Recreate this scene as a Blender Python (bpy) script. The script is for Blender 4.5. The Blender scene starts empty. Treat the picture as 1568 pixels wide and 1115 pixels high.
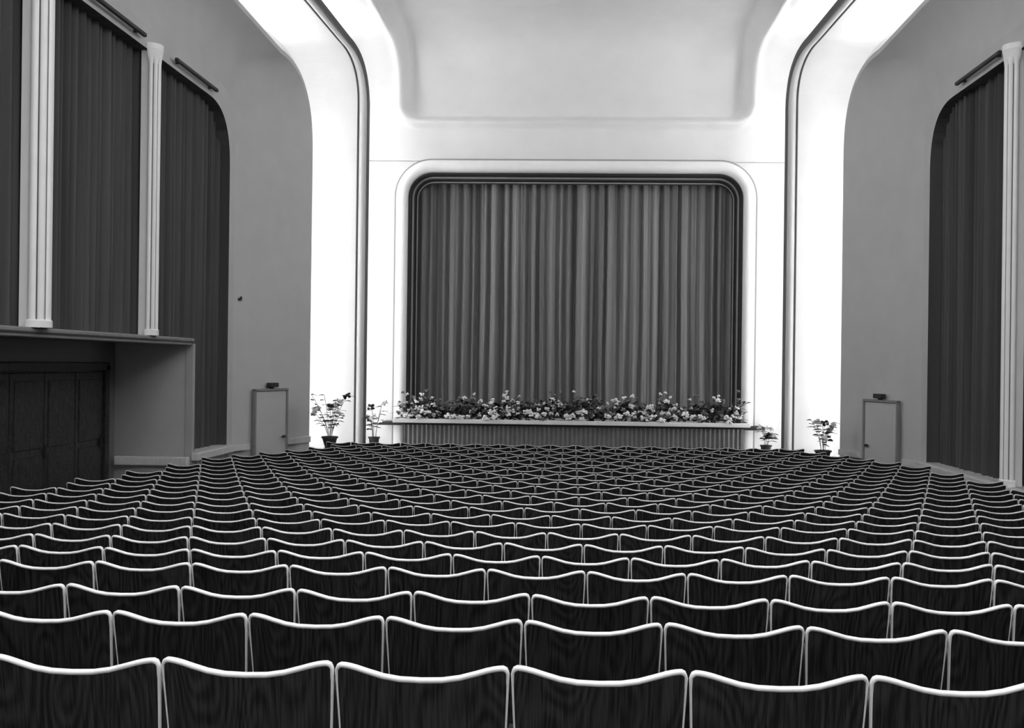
import bpy, math, random
from mathutils import Vector, Matrix
random.seed(7)
sc = bpy.context.scene
ZOFF = 2.53

# ---------------------------------------------------------------- materials
def mat(name, val, rough=0.6, spec=0.4, noise=0.06, nscale=6.0, stretch=(1,1,1), bump=0.0, emit=0.0, sheen=0.0):
    m = bpy.data.materials.new(name); m.use_nodes = True
    nt = m.node_tree; b = nt.nodes["Principled BSDF"]
    b.inputs["Roughness"].default_value = rough
    b.inputs["Specular IOR Level"].default_value = spec
    if sheen: b.inputs["Sheen Weight"].default_value = sheen
    tc = nt.nodes.new("ShaderNodeTexCoord"); mp = nt.nodes.new("ShaderNodeMapping")
    mp.inputs["Scale"].default_value = stretch
    nz = nt.nodes.new("ShaderNodeTexNoise"); nz.inputs["Scale"].default_value = nscale
    nz.inputs["Detail"].default_value = 4
    cr = nt.nodes.new("ShaderNodeValToRGB")
    lo = max(0, val*(1-noise)); hi = min(1, val*(1+noise))
    cr.color_ramp.elements[0].color = (lo, lo, lo, 1); cr.color_ramp.elements[0].position = .3
    cr.color_ramp.elements[1].color = (hi, hi, hi, 1); cr.color_ramp.elements[1].position = .7
    nt.links.new(tc.outputs["Object"], mp.inputs["Vector"]); nt.links.new(mp.outputs["Vector"], nz.inputs["Vector"])
    nt.links.new(nz.outputs["Fac"], cr.inputs["Fac"]); nt.links.new(cr.outputs["Color"], b.inputs["Base Color"])
    if bump:
        bp = nt.nodes.new("ShaderNodeBump"); bp.inputs["Strength"].default_value = bump
        bp.inputs["Distance"].default_value = 0.01
        nt.links.new(nz.outputs["Fac"], bp.inputs["Height"]); nt.links.new(bp.outputs["Normal"], b.inputs["Normal"])
    if emit:
        b.inputs["Emission Color"].default_value = (1, 1, 1, 1); b.inputs["Emission Strength"].default_value = emit
    return m

def wood(name, lo, hi, rough, spec):
    m = bpy.data.materials.new(name); m.use_nodes = True
    nt = m.node_tree; b = nt.nodes["Principled BSDF"]
    b.inputs["Roughness"].default_value = rough
    b.inputs["Specular IOR Level"].default_value = spec
    tc = nt.nodes.new("ShaderNodeTexCoord"); mp = nt.nodes.new("ShaderNodeMapping")
    mp.inputs["Scale"].default_value = (5, 2, 1.5)
    nz = nt.nodes.new("ShaderNodeTexNoise"); nz.inputs["Scale"].default_value = 1.0; nz.inputs["Detail"].default_value = 1
    mu = nt.nodes.new("ShaderNodeMath"); mu.operation = 'MULTIPLY'; mu.inputs[1].default_value = 110
    si = nt.nodes.new("ShaderNodeMath"); si.operation = 'SINE'
    mp2 = nt.nodes.new("ShaderNodeMapping"); mp2.inputs["Scale"].default_value = (170, 20, 6)
    n2 = nt.nodes.new("ShaderNodeTexNoise"); n2.inputs["Scale"].default_value = 1.0; n2.inputs["Detail"].default_value = 3
    ad = nt.nodes.new("ShaderNodeMath"); ad.operation = 'MULTIPLY_ADD'; ad.inputs[1].default_value = 0.11
    cr = nt.nodes.new("ShaderNodeValToRGB")
    cr.color_ramp.elements[0].color = (lo, lo, lo, 1); cr.color_ramp.elements[0].position = .32
    cr.color_ramp.elements[1].color = (hi, hi, hi, 1); cr.color_ramp.elements[1].position = .75
    L = nt.links.new
    L(tc.outputs["Object"], mp.inputs["Vector"]); L(mp.outputs["Vector"], nz.inputs["Vector"])
    L(nz.outputs["Fac"], mu.inputs[0]); L(mu.outputs[0], si.inputs[0])
    L(tc.outputs["Object"], mp2.inputs["Vector"]); L(mp2.outputs["Vector"], n2.inputs["Vector"])
    L(si.outputs[0], ad.inputs[0]); L(n2.outputs["Fac"], ad.inputs[2])
    L(ad.outputs[0], cr.inputs["Fac"]); L(cr.outputs["Color"], b.inputs["Base Color"])
    return m

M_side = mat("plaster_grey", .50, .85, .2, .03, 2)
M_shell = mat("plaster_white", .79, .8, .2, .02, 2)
M_mould = mat("moulding_white", .88, .45, .4, .02, 4)
M_pil = mat("pilaster_white_gloss", .92, .35, .5, .02, 4)
M_groove = mat("pilaster_groove_shade", .30, .6, .3, .05, 4)  # darker colour on groove faces stands in for shade between the reeds
M_bead = mat("moulding_bead", .60, .5, .4, .02, 4)
M_line = mat("moulding_grey", .35, .6, .3, .03, 4)
M_dline = mat("moulding_dark_line", .08, .7, .2, .03, 4)  # dark tone for the thin fillets edging the arch moulding
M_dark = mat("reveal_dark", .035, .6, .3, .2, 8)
M_curt = mat("stage_velvet", .185, .55, .35, .42, 1.3, (5, 1, .05), sheen=.25)  # vertical streaks in the colour imitate bright and shaded folds
M_scurt = mat("side_curtain_cloth", .085, .85, .15, .30, 2, (1, 5, .05))
M_floor = mat("floor_linoleum", .04, .5, .3, .2, 5)
M_rim = mat("seat_rim_lacquer", .78, .36, .40, .08, 30)
M_wood = wood("seat_plywood", .006, .036, .42, .3)
M_iron = mat("seat_iron", .02, .5, .4, .2, 8)
M_doorw = wood("door_wood_dark", .015, .05, .4, .4)
M_door = mat("door_grey_paint", .24, .6, .3, .05, 4)
M_dtrim = mat("door_frame_paint", .22, .6, .3, .05, 4)
M_alc = mat("plaster_alcove", .40, .8, .2, .04, 3)
M_pale = mat("pale_trim", .6, .6, .3, .05, 6)
M_panel = mat("apron_grey", .22, .6, .3, .08, 6)
M_leaf = mat("leaf_dark", .03, .5, .4, .5, 12)
M_leaf2 = mat("leaf_light", .16, .5, .4, .4, 12)
M_white = mat("petal_white", .95, .7, .2, .03, 20)
M_pink = mat("petal_mid", .22, .7, .2, .3, 20)
M_pot = mat("pot_clay", .05, .6, .3, .2, 10)
M_glow = mat("cove_tube_glow", .9, .5, .2, .01, 5, emit=18)
M_glow2 = mat("cove_tube_glow_inner", .9, .5, .2, .01, 5, emit=15)

# ---------------------------------------------------------------- helpers
def mk(name, verts, faces, mats, parent=None, smooth=False, idx=None, loc=(0,0,0)):
    me = bpy.data.meshes.new(name + "_mesh")
    me.from_pydata([tuple(v) for v in verts], [], faces)
    if not isinstance(mats, (list, tuple)): mats = [mats]
    for m in mats: me.materials.append(m)
    if idx: me.polygons.foreach_set("material_index", idx)
    if smooth: me.polygons.foreach_set("use_smooth", [True]*len(me.polygons))
    me.update()
    o = bpy.data.objects.new(name, me); sc.collection.objects.link(o)
    o.location = loc
    if parent: o.parent = parent
    return o
def empty(name, loc=(0,0,0)):
    e = bpy.data.objects.new(name, None); sc.collection.objects.link(e); e.location = loc; e.empty_display_size = .3
    return e
class MB:
    def __init__(s): s.v=[]; s.f=[]; s.i=[]
    def add(s, v, f, mi=0):
        n=len(s.v); s.v += [tuple(p) for p in v]; s.f += [tuple(a+n for a in q) for q in f]; s.i += [mi]*len(f)
    def box(s, x0,x1,y0,y1,z0,z1, mi=0):
        v=[(x0,y0,z0),(x1,y0,z0),(x1,y1,z0),(x0,y1,z0),(x0,y0,z1),(x1,y0,z1),(x1,y1,z1),(x0,y1,z1)]
        s.add(v,[(0,3,2,1),(4,5,6,7),(0,1,5,4),(1,2,6,5),(2,3,7,6),(3,0,4,7)],mi)
    def bevbox(s, x0,x1,y0,y1,z0,z1,b, mi=0):
        v=[];f=[]
        rings=[(z0,b),(z0+b,0),(z1-b,0),(z1,b)]
        for z,c in rings:
            v+=[(x0+b,y0+c,z),(x1-b,y0+c,z),(x1-c,y0+b,z),(x1-c,y1-b,z),(x1-b,y1-c,z),(x0+b,y1-c,z),(x0+c,y1-b,z),(x0+c,y0+b,z)]
        for r in range(3):
            for k in range(8):
                f.append((r*8+k, r*8+(k+1)%8, (r+1)*8+(k+1)%8, (r+1)*8+k))
        f.append(tuple(range(7,-1,-1))); f.append(tuple(range(24,32)))
        s.add(v,f,mi)
    def make(s,name,mats,parent=None,smooth=False,loc=(0,0,0)):
        return mk(name,s.v,s.f,mats,parent,smooth,s.i,loc)
def grid_faces(nr, nc, n0=0):
    return [(n0+r*nc+c, n0+r*nc+c+1, n0+(r+1)*nc+c+1, n0+(r+1)*nc+c) for r in range(nr-1) for c in range(nc-1)]
def lathe(mb, prof, cx, cy, n=16, mi=0):
    v=[(cx+r*math.cos(2*math.pi*k/n), cy+r*math.sin(2*math.pi*k/n), z) for r,z in prof for k in range(n)]
    f=[(a*n+k, a*n+(k+1)%n, (a+1)*n+(k+1)%n, (a+1)*n+k) for a in range(len(prof)-1) for k in range(n)]
    mb.add(v,f,mi)

FZ = -2.53
def hseat(d):
    t = min(d, 21.3)-3
    return .893+.0851*t-.00232*t*t
def floorz(d): return -(hseat(d)+.86)

# ---------------------------------------------------------------- shell rails (X, y, z) running up the wall and back over the hall
DEND = -2.0
def rail(dv, zb, ctrl, end, kn, xf, z0=FZ-.02):
    p=[]
    for i in range(13): p.append((dv, z0+(zb-z0)*i/13))
    for i in range(17):
        t=i/16; a=(1-t)**2; b=2*t*(1-t); c=t*t
        p.append((a*dv+b*ctrl[0]+c*end[0], a*zb+b*ctrl[1]+c*end[1]))
    for i in range(1,9):
        t=i/8; p.append((end[0]+(kn[0]-end[0])*t, end[1]+(kn[1]-end[1])*t))
    for i in range(1,13):
        t=i/12; p.append((kn[0]+(DEND-kn[0])*t, kn[1]))
    out=[]
    for i,(d,z) in enumerate(p):
        a=p[max(0,i-1)]; b=p[min(len(p)-1,i+1)]
        td,tz=b[0]-a[0],b[1]-a[1]; l=math.hypot(td,tz)
        out.append((xf(d), d, z, tz/l, -td/l))
    return out
def off(r, dx, dn): return [(x+dx, d+nd*dn, z+nz*dn, nd, nz) for x,d,z,nd,nz in r]
A = rail(22.0, 4.6, (22.0,6.25), (20.3,6.2), (18.0,6.52), lambda d: 5.76+(22-max(d,16))*.115)
B = rail(23.5, 6.0, (23.5,7.05), (22.2,7.1), (20.2,7.32), lambda d: 5.05+(23.5-max(d,16))*.135)
C = rail(23.55, 5.9, (23.55,7.0), (22.2,7.05), (20.1,7.27), lambda d: 4.84+(23.55-max(d,16))*.115)
F = rail(25.0, 6.5, (25.0,7.7), (23.8,7.75), (20.0,7.82), lambda d: 5.5)
W = rail(19.5, 4.3, (19.5,5.15), (18.7,5.15), (17.0,5.15), lambda d: 6.6)
O = rail(19.2, 3.7, (19.2,4.78), (18.1,4.78), (17.0,4.78), lambda d: 6.6)
def mix(r1,r2,t,bul=0.0):
    out=[]
    n=len(r1)
    for i in range(n):
        a,b=r1[i],r2[i]
        k = 0 if i<13 else min(1,(i-13)/14)
        q=bul*k
        out.append((a[0]*(1-t)+b[0]*t+q*.7, a[1]*(1-t)+b[1]*t+b[3]*q*.3, a[2]*(1-t)+b[2]*t+b[4]*q*.8, b[3], b[4]))
    return out
def loft(name, rails, m, sgn, parent=None, smooth=True):
    nc=len(rails[0]); v=[(sgn*p[0],p[1],p[2]) for r in rails for p in r]
    return mk(name, v, grid_faces(len(rails), nc), m, parent, smooth)

for side,sgn in (("left",-1),("right",1)):
    w = empty("wall_"+side, (0,0,0))
    S=[W]
    for k in range(1,8):
        t=k/8; S.append(mix(W,A,t,.22*math.sin(math.pi*t)))
    S.append(A)
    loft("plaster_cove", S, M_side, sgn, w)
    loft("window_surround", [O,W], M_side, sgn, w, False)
    loft("window_reveal", [off(O,.5,0),O], M_scurt, sgn, w, False)
    # lip of the outer arch and lit band
    g = empty("trim_arch_"+side)
    loft("arch_lip", [A, off(A,.0,.10)], M_side, sgn, g, False)
    loft("arch_lip_back", [off(A,0,.10), off(A,.62,.10)], M_side, sgn, g, False)
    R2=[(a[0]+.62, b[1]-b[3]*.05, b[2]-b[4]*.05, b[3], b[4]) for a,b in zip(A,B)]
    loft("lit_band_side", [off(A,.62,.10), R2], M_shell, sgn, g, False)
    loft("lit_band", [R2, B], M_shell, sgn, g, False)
    # convex moulding between B and C
    mid=[]
    NK=8
    for k in range(NK+1):
        t=k/NK; r=mix(B,C,t); mid.append(off(r,0,-.09*math.sin(math.pi*t)))
    loft("arch_moulding", mid, M_bead, sgn, g)
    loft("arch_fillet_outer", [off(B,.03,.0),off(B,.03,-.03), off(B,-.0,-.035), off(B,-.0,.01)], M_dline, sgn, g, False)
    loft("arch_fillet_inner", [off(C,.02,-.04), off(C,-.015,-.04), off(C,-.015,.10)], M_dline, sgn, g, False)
    loft("arch_return", [off(C,-.0,.10), off(C,.5,.12)], M_side, sgn, g, False)
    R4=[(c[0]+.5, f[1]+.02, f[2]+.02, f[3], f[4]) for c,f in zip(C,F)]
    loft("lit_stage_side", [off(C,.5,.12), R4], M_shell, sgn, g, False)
    # cove tubes (real lamps, behind the lips)
    def tube(r, nm, m):
        q=.035
        rr=[off(r,-q,-q),off(r,q,-q),off(r,q,q),off(r,-q,q),off(r,-q,-q)]
        loft(nm, rr, m, sgn, lamp)
    lamp = empty("cove_light")
    tube(off(A,.40,.32),"tube_outer",M_glow)
    tube(off(C,.34,.32),"tube_inner",M_glow2)

# ---------------------------------------------------------------- stage wall upper part + ceiling, with recessed rounded panel
def ceil_path():
    raw=[]
    z=4.98
    while z<6.5: raw.append((25.0,z)); z+=.05
    for i in range(41):
        t=i/40; a=(1-t)**2; b=2*t*(1-t); c=t*t
        raw.append((25*a+25*b+23.8*c, 6.5*a+7.7*b+7.75*c))
    d=23.8
    step=.1
    while d>DEND:
        d-=step; step=min(.6,step*1.04)
        dd=max(d,DEND)
        raw.append((dd, 7.75+min(23.8-dd,3.8)/3.8*.07))
    return raw
cp=ceil_path()
arc=[0]
for i in range(1,len(cp)): arc.append(arc[-1]+math.hypot(cp[i][0]-cp[i-1][0],cp[i][1]-cp[i-1][1]))
s0=6.00-4.98; Xp=4.28; rr=.42
NX=220; v=[]
for i,(d,z) in enumerate(cp):
    a=cp[max(0,i-1)]; b=cp[min(len(cp)-1,i+1)]
    l=math.hypot(b[0]-a[0],b[1]-a[1]); nd=(b[1]-a[1])/l; nz=-(b[0]-a[0])/l
    for k in range(NX+1):
        X=-6.7+13.4*k/NX
        q0=abs(X)-Xp+rr; q1=s0-arc[i]+rr
        sd=min(max(q0,q1),0)+math.hypot(max(q0,0),max(q1,0))-rr
        t=min(1,max(0,(.0-sd)/.22)); t=t*t*(3-2*t)
        u=math.exp(-((sd-.08)/.09)**2)   # raised rounded rim
        n=.46*t-.13*u
        v.append((X, d+nd*n, z+nz*n))
nc=NX+1
split=[i for i,p in enumerate(cp) if p[0]<23.9][0]
wst=empty("wall_stage")
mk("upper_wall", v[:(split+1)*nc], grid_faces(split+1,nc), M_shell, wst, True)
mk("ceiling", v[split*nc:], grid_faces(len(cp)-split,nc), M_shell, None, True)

# ---------------------------------------------------------------- proscenium
HW, TOP, RAD = 4.14, 4.73, .62
def opening(o, zbot):
    hw=HW-o; tp=TOP-o; r=max(.08,RAD-o)
    pts=[(-hw, zbot+(tp-r-zbot)*i/6) for i in range(7)]
    pts+=[(-hw+r-r*math.cos(a*math.pi/2/12), tp-r+r*math.sin(a*math.pi/2/12)) for a in range(1,13)]
    pts+=[(-hw+r+(2*hw-2*r)*i/8, tp) for i in range(1,8)]
    right=[(-x,z) for x,z in pts[:19]][::-1]
    return pts+right
zb=FZ-.02
p=opening(0,zb); outer=[]
n=len(p)
for i,(x,z) in enumerate(p):
    j = i if i<=n//2 else n-1-i
    sg = -1 if i<=n//2 else 1
    if j<=12: q=(6.7*sg, z if j<7 else p[6][1]+(4.99-p[6][1])*(j-6)/6)
    elif j<=18: q=(sg*(6.7+(abs(p[18][0])-6.7)*(j-12)/6), 4.99)
    else: q=(x,4.99)
    outer.append(q)
vs=[(x,25.0,z) for x,z in outer]+[(x,25.0,z) for x,z in p]
mk("lower_wall", vs, grid_faces(2,n), M_shell, wst)
pro=empty("proscenium_frame",(0,25,0))
pro.parent=wst
def sweep(name, prof, m, zbot, smooth=False):
    v=[]
    for o,y in prof: v+=[(x,y,z) for x,z in opening(o,zbot)]
    mk(name, v, grid_faces(len(prof),n), m, pro, smooth)
zs=-2.05
sweep("white_moulding",[(-.27,.0),(-.27,-.05),(-.22,-.10),(-.14,-.13),(-.06,-.12),(0,-.06),(.01,0),(.01,.1)],M_mould,zs,True)
sweep("fillet_groove",[(-.31,-.005),(-.31,-.03),(-.265,-.03),(-.265,.0)],M_line,zs)
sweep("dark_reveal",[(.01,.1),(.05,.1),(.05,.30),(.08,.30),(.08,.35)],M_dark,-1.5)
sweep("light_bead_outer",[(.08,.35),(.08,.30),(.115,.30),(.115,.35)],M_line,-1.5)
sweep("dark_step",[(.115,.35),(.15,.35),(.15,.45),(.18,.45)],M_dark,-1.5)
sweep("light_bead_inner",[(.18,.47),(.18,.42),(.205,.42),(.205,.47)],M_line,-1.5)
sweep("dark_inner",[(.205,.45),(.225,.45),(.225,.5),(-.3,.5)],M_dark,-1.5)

# cloth fold profile made of irregular pleats
def pleats(x0, x1, wmin, wmax, amin, amax, seed):
    rng=random.Random(seed); ks=[]; x=x0-.2; s=1
    while x<x1+.4:
        ks.append((x, s*rng.uniform(amin,amax))); s=-s
        x+=rng.uniform(wmin,wmax)*.5
    def f(x):
        lo,hi=0,len(ks)-1
        while hi-lo>1:
            m=(lo+hi)//2
            if ks[m][0]<=x: lo=m
            else: hi=m
        t=(x-ks[lo][0])/(ks[hi][0]-ks[lo][0]); t=min(1,max(0,t)); t=.5-.5*math.cos(math.pi*t)
        return ks[lo][1]*(1-t)+ks[hi][1]*t
    return f
cur=empty("stage_curtain",(0,25.80,0))
for nm,x0,x1,sd in (("drop_left",-4.2,.03,4),("drop_right",-.0,4.2,9)):
    f1=pleats(x0,x1,.12,.42,.02,.13,sd); f2=pleats(x0,x1,.5,1.1,.02,.08,sd+1); f3=pleats(x0,x1,.07,.15,.0,.02,sd+2)
    cols=900; rows=16; v=[]
    for r in range(rows):
        z=-1.38+(6.25)*r/(rows-1)
        for c in range(cols):
            x=x0+(x1-x0)*c/(cols-1)
            h=r/(rows-1)
            xs=x+.02*math.sin(z*.9+x*1.7)*(1-h)
            y=f1(xs)*(1.1-.3*h)+f2(x+.05*math.sin(z*.5))*(1-h*.6)+f3(x)*(.5+h)
            y+= .16*math.exp(-(x/.06)**2)
            v.append((x,y,z))
    mk(nm,v,grid_faces(rows,cols),M_curt,cur,True)

# stage apron + flower trough
st=empty("stage_platform",(0,0,0))
mb=MB(); mb.box(-4.6,4.6,24.45,27.2,-1.52,-1.44); mb.make("stage_floor",M_floor,st)
mb=MB()
N=300; v=[]
for r,z in enumerate((FZ-.02,-1.5)):
    for k in range(N+1):
        x=-4.12+8.2*k/N; v.append((x,24.42+.02*math.sin(k*math.pi*.5),z))
mb.add(v,grid_faces(2,N+1)); mb.make("ribbed_front",M_panel,st)
mb=MB(); mb.bevbox(-4.12,-4.06,24.40,25,-2.55,-1.5,.01); mb.bevbox(4.02,4.10,24.40,25,-2.55,-1.5,.01); mb.make("front_ends",M_panel,st)
tr=MB()
tr.bevbox(-4.28,4.2,24.12,24.18,-1.44,-1.34,.012); tr.bevbox(-4.28,4.2,24.18,24.84,-1.43,-1.39,.012)
tr.bevbox(-4.28,-4.22,24.14,24.84,-1.43,-1.34,.012); tr.bevbox(4.14,4.2,24.14,24.84,-1.43,-1.34,.012)
tr.make("flower_trough",M_mould)

# ---------------------------------------------------------------- plants
import bmesh
bm=bmesh.new(); bmesh.ops.create_icosphere(bm,subdivisions=1,radius=1.0)
IV=[tuple(q.co) for q in bm.verts]; IFc=[tuple(q.index for q in f.verts) for f in bm.faces]; bm.free()
def blob(mb,c,r,mi,jit=.15,sq=.8):
    mb.add([(c[0]+x*r*(1+random.uniform(-jit,jit)),c[1]+y*r*(1+random.uniform(-jit,jit)),c[2]+z*r*sq*(1+random.uniform(-jit,jit))) for x,y,z in IV],IFc,mi)
def leaf(mb,base,dr,L,w,mi):
    d=Vector(dr).normalized(); s=d.cross(Vector((0,0,1)))
    if s.length<.05: s=Vector((1,0,0))
    s.normalize(); s=(s+Vector((random.uniform(-.4,.4),random.uniform(-.4,.4),random.uniform(-.4,.4)))).normalized()
    b=Vector(base); v=[b]
    for t,k in ((.25,.8),(.5,1),(.78,.65)):
        c=b+d*L*t+Vector((0,0,-.35*L*t*t)); v+= [c-s*w*k*.5, c+Vector((0,0,-.08*w)), c+s*w*k*.5]
    v.append(b+d*L+Vector((0,0,-.38*L)))
    mb.add(v,[(0,2,1),(0,3,2),(1,2,5,4),(2,3,6,5),(4,5,8,7),(5,6,9,8),(7,8,10),(8,9,10)],mi)
def flower(mb,c,r,mi):
    k=random.randint(7,10)
    for a in range(k):
        t=2*math.pi*a/k+random.random()*.3
        leaf(mb,c,(math.cos(t),math.sin(t)-.4,.6),r,r*.75,mi)
    for a in range(7):
        blob(mb,(c[0]+random.uniform(-.6,.6)*r,c[1]+random.uniform(-.6,.2)*r,c[2]+random.uniform(-.4,.6)*r),r*.34,mi,.2)
fb=MB()
x=-4.10
while x<4.04:
    clump=abs(math.sin(x*3.3+.5))**.6          # separate potted clumps
    hgt=(.22+.28*clump)+random.uniform(-.06,.10)+.12*math.exp(-(x/.5)**2)+.10*math.exp(-((abs(x)-3.9)/.3)**2)
    for k in range(int(16+24*clump)):
        a=random.uniform(0,2*math.pi); px=x+random.uniform(-.12,.12); py=24.46+random.uniform(-.22,.20)
        leaf(fb,(px,py,-1.37+random.random()*hgt*.85),(math.cos(a),math.sin(a)*.7,random.uniform(.1,1.5)),random.uniform(.12,.24),random.uniform(.05,.12),random.choice((0,0,0,1)))
    dark=math.sin(x*2.1+1)>.55
    for k in range(int(2+5*clump)):
        px=x+random.uniform(-.1,.1); py=24.36+random.uniform(-.16,.12); t=random.random()
        flower(fb,(px,py,-1.28+t*hgt*(1.0 if k else .4)),random.uniform(.045,.09),3 if dark and random.random()<.8 else random.choice((2,2,3)))
    if random.random()<.22:
        flower(fb,(x,24.45,-1.28+hgt+random.uniform(.03,.12)),.055,random.choice((2,3)))
    x+=.115
for k in range(84):
    q=-4.1+8.15*(k+random.random())/84
    if math.sin(q*6.6+1)>-.35:
        flower(fb,(q,24.15,-1.27+random.uniform(-.05,.14)),random.uniform(.07,.12),random.choice((2,2,2,2,2,3)))
fb.make("flower_arrangement",[M_leaf,M_leaf2,M_white,M_pink])

def potted(name,cx,cy,z0,zpot,ztop,spread,nst,dark,bloom=True,pr=.16):
    mb=MB(); r=pr
    lathe(mb,[(0,z0),(.17,z0),(.17,z0+.04),(.05,z0+.08),(.045,zpot-.3),(.12,zpot-.27),(.12,zpot-.24),(0,zpot-.24)],cx,cy,18,4)
    lathe(mb,[(0,zpot-.24),(.10,zpot-.24),(r,zpot-.03),(r+.02,zpot-.03),(r+.02,zpot),(r-.01,zpot),(r-.03,zpot-.04),(0,zpot-.04)],cx,cy,20,4)
    H=ztop-zpot
    for s in range(nst):
        a=2*math.pi*s/nst+random.random(); sp=spread*random.uniform(.4,1); hh=H*random.uniform(.35,1)
        prev=None
        ox,oy=cx+.04*math.cos(a),cy+.04*math.sin(a)
        for k in range(9):
            t=k/8; pt=(ox+sp*math.cos(a)*t**1.5, oy+sp*.5*math.sin(a)*t**1.5, zpot-.03+hh*(t-.12*t*t))
            ring=[(pt[0]+.006*math.cos(q*2.094),pt[1]+.006*math.sin(q*2.094),pt[2]) for q in range(3)]
            if prev: mb.add(prev+ring,[(0,1,4,3),(1,2,5,4),(2,0,3,5)],0)
            prev=ring
            if k>2:
                b=random.uniform(0,6.28)
                leaf(mb,pt,(math.cos(b),math.sin(b),.3),random.uniform(.13,.24),random.uniform(.07,.14),0 if random.random()<dark else 1)
        if bloom and s%2==0:
            for j in range(2):
                flower(mb,(pt[0]+random.uniform(-.06,.06),pt[1]-.03,pt[2]+random.uniform(-.06,.03)),.08,2)
        elif s%3==1: 
            flower(mb,(pt[0],pt[1]-.03,pt[2]),.11,0)
    mb.make(name,[M_leaf,M_leaf2,M_white,M_pink,M_pot])
potted("potted_plant",-5.16,21.5,FZ,-1.60,-.55,.40,11,.7)
potted("potted_plant",-4.62,23.6,FZ,-1.75,-.70,.20,6,.3,True,.12)
potted("potted_plant",4.47,23.6,FZ,-1.80,-1.2,.18,5,.5,True,.12)
potted("potted_plant",5.28,21.6,FZ,-1.74,-.95,.24,7,.95)

# ---------------------------------------------------------------- floor, side walls lower parts, ledges
v=[]; nd=60
for i in range(nd+1):
    d=DEND+(25.1-DEND)*i/nd
    v+=[(-8.3,d,floorz(d)),(8.3,d,floorz(d))]
mk("floor",v,[(2*i,2*i+1,2*i+3,2*i+2) for i in range(nd)],M_floor)

LZ_L, LZ_R = -1.62, -1.74
mb=MB(); mb.box(6.6,6.95,DEND,19.25,FZ,LZ_R); mb.make("wall_right_dado",M_side,bpy.data.objects["wall_right"])
mb=MB(); mb.bevbox(6.46,6.60,DEND,19.3,LZ_R-.14,LZ_R,.015)
mb.make("baseboard_right",M_pale)
mb=MB(); mb.box(-6.95,-6.6,17.5,19.25,FZ,LZ_L); mb.make("wall_left_dado",M_side,bpy.data.objects["wall_left"])
mb=MB(); mb.bevbox(-6.60,-6.46,17.38,19.3,LZ_L-.14,LZ_L,.015)
mb.bevbox(-7.9,-6.6,17.24,17.35,LZ_L-.22,LZ_L-.06,.015)
for k in range(22): mb.box(-7.85+k*.057,-7.82+k*.057,17.22,17.25,LZ_L-.20,LZ_L-.09)
mb.make("baseboard_left",M_pale)
for side,sgn in (("left",-1),("right",1)):
    mb=MB(); z1=LZ_L-.02 if sgn<0 else LZ_R
    for (xa,ya,xb,yb) in ((6.6,19.3,6.42,19.88),(6.0,21.22,5.76,22.0)):
        vv=[]
        for z in (z1-.12,z1):
            vv+=[(sgn*xa,ya,z),(sgn*xb,yb,z),(sgn*(xb-.06),yb,z),(sgn*(xa-.06),ya,z)]
        mb.add(vv,[(0,1,2,3),(4,5,6,7),(0,1,5,4),(1,2,6,5),(2,3,7,6),(3,0,4,7)])
    mb.make("trim_wainscot_"+side,M_pale)

# small wall bracket on the left splay
mb=MB(); mb.bevbox(-6.56,-6.50,19.62,19.67,1.17,1.22,.008); mb.bevbox(-6.52,-6.48,19.625,19.665,1.18,1.25,.008)
mb.make("wall_bracket",M_dark,bpy.data.objects["wall_left"])

# side curtains
def side_curtain(name, sgn, d0, d1, z0, z1, X=6.84):
    n=int((d1-d0)/.012); rows=5; v=[]
    f1=pleats(d0,d1,.12,.26,.03,.08,int(d1*7+sgn)); f2=pleats(d0,d1,.5,1.2,.0,.03,3)
    for r in range(rows):
        z=z0+(z1-z0)*r/(rows-1)
        for c in range(n+1):
            d=d0+(d1-d0)*c/n
            v.append((sgn*(X+f1(d+.01*math.sin(z+d))+f2(d)*(1-r/(rows-1))),d,z))
    return mk(name,v,grid_faces(rows,n+1),M_scurt,None,True)
side_curtain("window_curtain",-1,DEND,17.5,.38,4.85)
side_curtain("window_curtain",-1,17.5,19.45,LZ_L-.02,4.85)
side_curtain("window_curtain",1,DEND,19.45,LZ_R-.02,4.85)

# ledge above the entrance alcove + alcove
lb=MB()
lb.bevbox(-7.05,-6.52,DEND,17.30,.30,.37,.02); lb.bevbox(-6.9,-6.56,DEND,17.28,.25,.31,.01)
lb.make("trim_ledge",M_panel)
al=bpy.data.objects["wall_left"]
mb=MB()
mb.add([(-8.0,DEND,FZ-.0),(-8.0,17.5,FZ),(-8.0,17.5,.30),(-8.0,DEND,.30)],[(0,1,2,3)])
mb.add([(-8.0,DEND,.28),(-8.0,17.5,.28),(-6.6,17.5,.28),(-6.6,DEND,.28)],[(0,1,2,3)])
mb.make("alcove_shell",M_dtrim,al)
mb=MB(); v=[]
NA=16
for z in (FZ,.28):
    for k in range(NA+1):
        t=k/NA; x=-8.0+1.42*t; v.append((x,17.48-.12*math.sin(t*math.pi),z))
mb.add(v,grid_faces(2,NA+1))
mb.box(-6.72,-6.60,17.42,17.52,FZ,.28)
o=mb.make("alcove_end_wall",M_alc,al)
dd=empty("door_1",(-7.96,0,0))
mb=MB()
for d0 in (12.1,13.05,14.0,14.95,15.9):
    mb.bevbox(-.0,.05,d0,d0+.93,-2.45,-.22,.012)
    mb.bevbox(.045,.065,d0+.10,d0+.83,-2.3,-1.45,.008); mb.bevbox(.045,.065,d0+.10,d0+.83,-1.35,-.34,.008)
mb.make("leaves",M_doorw,dd)
mb=MB(); mb.bevbox(0,.1,16.86,17.0,-2.5,-.10,.015); mb.bevbox(0,.1,11.9,17.0,-.2,-.06,.015); mb.make("frame",M_doorw,dd)
mb=MB()
for d0 in (12.98,14.90,16.7): mb.bevbox(.06,.10,d0,d0+.03,-1.5,-1.3,.005)
mb.make("handles",M_iron,dd)

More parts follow.
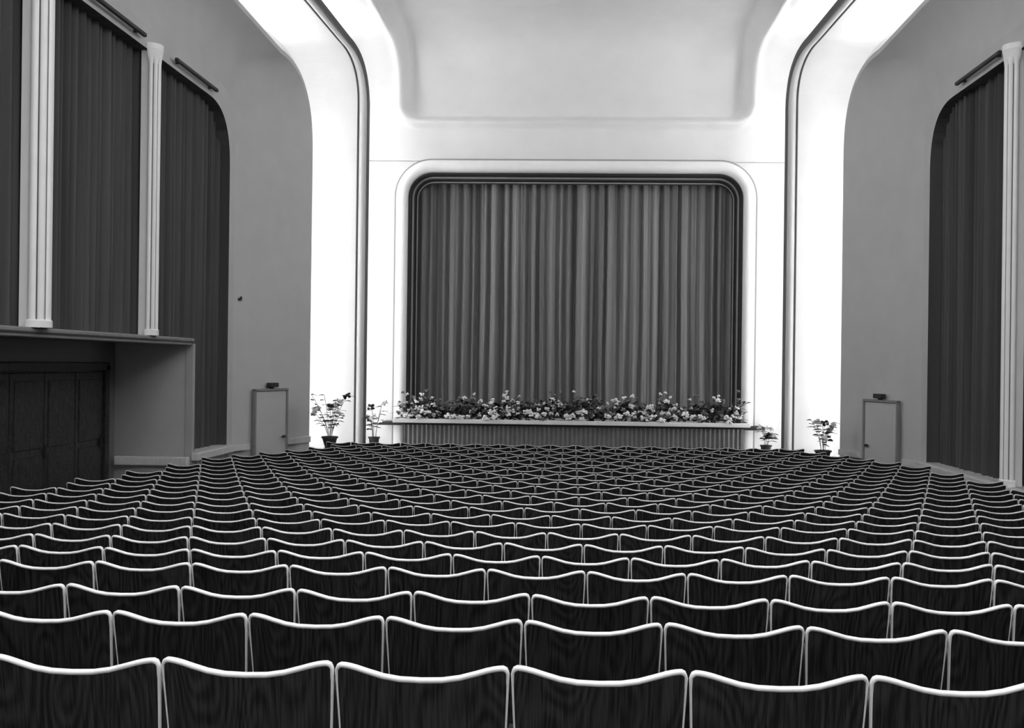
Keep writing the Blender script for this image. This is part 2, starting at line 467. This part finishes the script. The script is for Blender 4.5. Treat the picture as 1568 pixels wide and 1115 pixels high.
# pilasters: half-round shafts with rounded reeds separated by grooves with painted shade
def pilaster(sgn, d, z0, z1, R, par, reeds=5):
    mb=MB(); rows=[(z0,1.12),(z0+.08,1.12),(z0+.10,1.0),(z1-.30,1.0),(z1-.20,1.1),(z1-.08,1.25),(z1,1.25)]
    per=12; n=reeds*per; v=[]
    for z,s in rows:
        for k in range(n+1):
            a=math.pi*k/n; q=(k%per)/per
            fl = (.042*math.sin(math.pi*q)**.5 if 0<q<1 else 0) if s==1.0 else 0.035
            r=(R+fl)*s
            v.append((sgn*(6.60-r*math.sin(a)), d-r*math.cos(a), z))
    for r in range(len(rows)-1):
        for k in range(n):
            g = 1 if (r==2 and (k%per in (0,per-1))) else 0
            mb.f.append((r*(n+1)+k, r*(n+1)+k+1, (r+1)*(n+1)+k+1, (r+1)*(n+1)+k)); mb.i.append(g)
    mb.v=[tuple(q) for q in v]
    top=[(sgn*6.60,d,z1)]+v[-(n+1):]
    mb.add(top,[(0,k+1,k+2) for k in range(n)])
    mb.box(min(sgn*6.6,sgn*6.72),max(sgn*6.6,sgn*6.72),d-R*.9,d+R*.9,z0,z1)
    mb.make("fluted_pilaster",[M_pil,M_groove],par,False)
pl=empty("trim_pilasters_left"); prr=empty("trim_pilasters_right")
for d in (15.55,12.2,9.0,5.9,2.6):
    pilaster(-1,d,.37,4.88,.105 if d>15 else .15,pl)
    pilaster(1,d,LZ_R,4.88,.12,prr)
for side,sgn,ds in (("l",-1,((16.3,18.2),(12.9,15.1),(9.6,11.8),(6.3,8.6))),("r",1,((15.9,17.7),(12.6,15.0),(9.4,11.9),(6.2,8.5)))):
    mb=MB()
    for d0,d1 in ds:
        a,b=sorted((sgn*6.48,sgn*6.54)); mb.bevbox(a,b,d0,d1,4.86,4.92,.01)
        for q in (d0+.2,d1-.2):
            a,b=sorted((sgn*6.5,sgn*6.60)); mb.bevbox(a,b,q-.02,q+.02,4.87,4.91,.004)
    mb.make("curtain_rail",M_dark)

# exit doors in the splayed walls
def exit_door(sgn, nm):
    c=Vector((sgn*6.19,20.6,0)); e=Vector((-sgn*.84,2.7,0)).normalized()
    nrm=Vector((-sgn*2.7,-.84,0)).normalized()
    M=Matrix(((e.x,nrm.x,0,c.x),(e.y,nrm.y,0,c.y),(0,0,1,0),(0,0,0,1)))
    root=empty(nm); root.matrix_world=M
    w=.54; zt=-.62 if sgn<0 else -.68; zf=-2.52
    mb=MB(); mb.bevbox(-w,w,-.01,.03,zf,zt,.008); mb.bevbox(-w+.12,w-.12,.025,.035,zf+.2,zt-.12,.004); mb.make("leaf",M_side,root)
    mb=MB(); mb.bevbox(-w-.05,-w,-.02,.06,zf,zt+.05,.008); mb.bevbox(w,w+.05,-.02,.06,zf,zt+.05,.008); mb.bevbox(-w-.05,w+.05,-.02,.06,zt,zt+.05,.008); mb.make("frame",M_door,root)
    mb=MB(); mb.bevbox(-.14,.14,.0,.12,zt+.08,zt+.17,.01); mb.bevbox(-.04,.04,.0,.08,zt+.05,zt+.09,.01); mb.make("exit_lamp",M_dark,root)
    mb=MB(); k=w-.1; mb.bevbox(k-.015,k+.015,.03,.09,-1.60,-1.55,.004); mb.bevbox(k-.12,k+.015,.075,.095,-1.59,-1.56,.004); mb.make("handle",M_dark,root)
exit_door(-1,"door_2"); exit_door(1,"door_3")

# ---------------------------------------------------------------- seats
PW=.52; Wc=.2525
def seat_template(far=False):
    mb=MB()
    def ysurf(u,z): return -.024*(1-(u/Wc)**2) - (z-.45)*.16
    dip=.036 if not far else .030
    def ztop(u):
        t=min(1,abs(u)/Wc)
        if t<.94: return .858-dip*(.5*(1+math.cos(math.pi*(t/.94)**1.5)))
        return .858-.012*((t-.94)/.06)**2
    zbm=.40
    path=[]
    for z in (zbm,.60,.80): path.append((-(Wc-.016*(.83-z)/.4),z))
    us=[-1,-.993,-.975,-.945,-.90,-.84,-.76,-.64,-.45,-.25,0,.25,.45,.64,.76,.84,.90,.945,.975,.993,1]
    for u in us: path.append((u*Wc,ztop(u*Wc)-(.006 if abs(u)==1 else .002 if abs(u)>.99 else 0)))
    for z in (.80,.60,zbm): path.append(((Wc-.016*(.83-z)/.4),z))
    n=len(path); ring=[]
    K=6
    for i,(u,z) in enumerate(path):
        a=path[max(0,i-1)]; b=path[min(n-1,i+1)]
        tu,tz=b[0]-a[0],b[1]-a[1]; l=math.hypot(tu,tz); nu,nz=tz/l,-tu/l
        side = abs(u)>Wc*.985
        th = .0055 if side else (.0075 if not far else .0065)
        if z<.805: th=.0030+.0022*(z-.4)/.4
        if far and z<.82: th*=.6
        for k in range(K):
            g=2*math.pi*(k+.5)/K
            ring.append((u+nu*th*math.cos(g)*1.1, ysurf(u,z)+(.013 if z>.805 else .009)*math.sin(g), z+nz*th*math.cos(g)*1.1))
    mb.add(ring,[(i*K+k,i*K+(k+1)%K,(i+1)*K+(k+1)%K,(i+1)*K+k) for i in range(n-1) for k in range(K)],0)
    cols=[-1,-.94,-.87,-.74,-.5,-.25,0,.25,.5,.74,.87,.94,1]
    for dy in (-.007,.007):
        v=[]
        for f in (0,.5,1):
            for c in cols:
                u=c*(Wc-.002); zt=ztop(u)-.004; z=zbm+(zt-zbm)*f
                uu=u*(1-.055*(1-f)); v.append((uu,ysurf(uu,z)+dy,z))
        mb.add(v,grid_faces(3,len(cols)),1)
    v=[]
    prof=[(.10,.42),(.155,.44),(.175,.60),(.165,.74),(.135,.76),(.115,.70),(.10,.55)]
    for s in (-.225,-.20,.20,.225):
        q=.85 if abs(s)>.21 else 1
        for y,z in prof: v.append((s,.135+(y-.135)*q,.59+(z-.59)*(q*.5+.5)))
    P=len(prof)
    mb.add(v,[(a*P+k,a*P+(k+1)%P,(a+1)*P+(k+1)%P,(a+1)*P+k) for a in range(3) for k in range(P)]+[tuple(range(P-1,-1,-1)),tuple(range(3*P,4*P))],1)
    x=-.26
    mb.box(x-.012,x+.012,-.02,.03,0,.46,2); mb.box(x-.016,x+.016,-.08,.20,0,.03,2); mb.box(x-.012,x+.012,.0,.20,.40,.46,2)
    mb.box(x-.02,x+.02,.0,.24,.56,.585,1); mb.box(x-.01,x+.01,.02,.06,.46,.57,2)
    return mb
T0=seat_template(); T1=seat_template(True)
rows=[2.97,3.78,4.45,5.28,5.93,6.60]
while rows[-1]<21.0: rows.append(rows[-1]+.72)
seating=empty("theater_seat_rows")
for ri,d in enumerate(rows):
    hw = 6.2 if d<17.5 else 6.2-(d-17.5)*.30
    ph = -.33 if ri<3 else (.16 if ri%2 else -.33)
    z=floorz(d)
    T = T0 if ri<7 else T1
    mb=MB()
    k=-20
    while k<20:
        cx=(ph+k+.5)*PW
        if abs(cx)+.26<hw:
            jz=random.uniform(-.003,.003)
            mb.add([(cx+a,b,c+(jz if c>.3 else 0)) for a,b,c in T.v],T.f); mb.i[-len(T.f):]=T.i
        k+=1
    o=mb.make("seat_row",[M_rim,M_wood,M_iron],seating,True,(0,d+.07,z))

# ---------------------------------------------------------------- lights
def area(name,loc,size,size_y,power,rot):
    l=bpy.data.lights.new(name,'AREA'); l.shape='RECTANGLE'; l.size=size; l.size_y=size_y; l.energy=power
    o=bpy.data.objects.new(name,l); sc.collection.objects.link(o); o.location=loc; o.rotation_euler=rot; return o
area("fill_overhead",(0,10,7.5),5,8,170,(0,0,0))  # unseen fill added overhead to pick out the seat rims
area("fill_rear",(0,3,5.8),8,3,520,(math.radians(12),0,0))  # added fill above the camera, brightens the nearest rows
w=bpy.data.worlds.new("World"); sc.world=w; w.use_nodes=True
w.node_tree.nodes["Background"].inputs[0].default_value=(1,1,1,1)
w.node_tree.nodes["Background"].inputs[1].default_value=1.05

# ---------------------------------------------------------------- camera
cam=bpy.data.cameras.new("camera"); co=bpy.data.objects.new("camera",cam); sc.collection.objects.link(co)
cam.sensor_width=36; cam.lens=2000/2015*36; cam.shift_x=-(1047-1007.5)/2015; cam.clip_start=.05
co.matrix_world=Matrix.Rotation(math.radians(2.29),4,'Z')@Matrix.Rotation(math.radians(90),4,'X')@Matrix.Rotation(math.radians(.716),4,'Z')
sc.camera=co
sc.view_settings.view_transform='Standard'
for o in sc.objects:
    if o.parent is None: o.location.z+=ZOFF
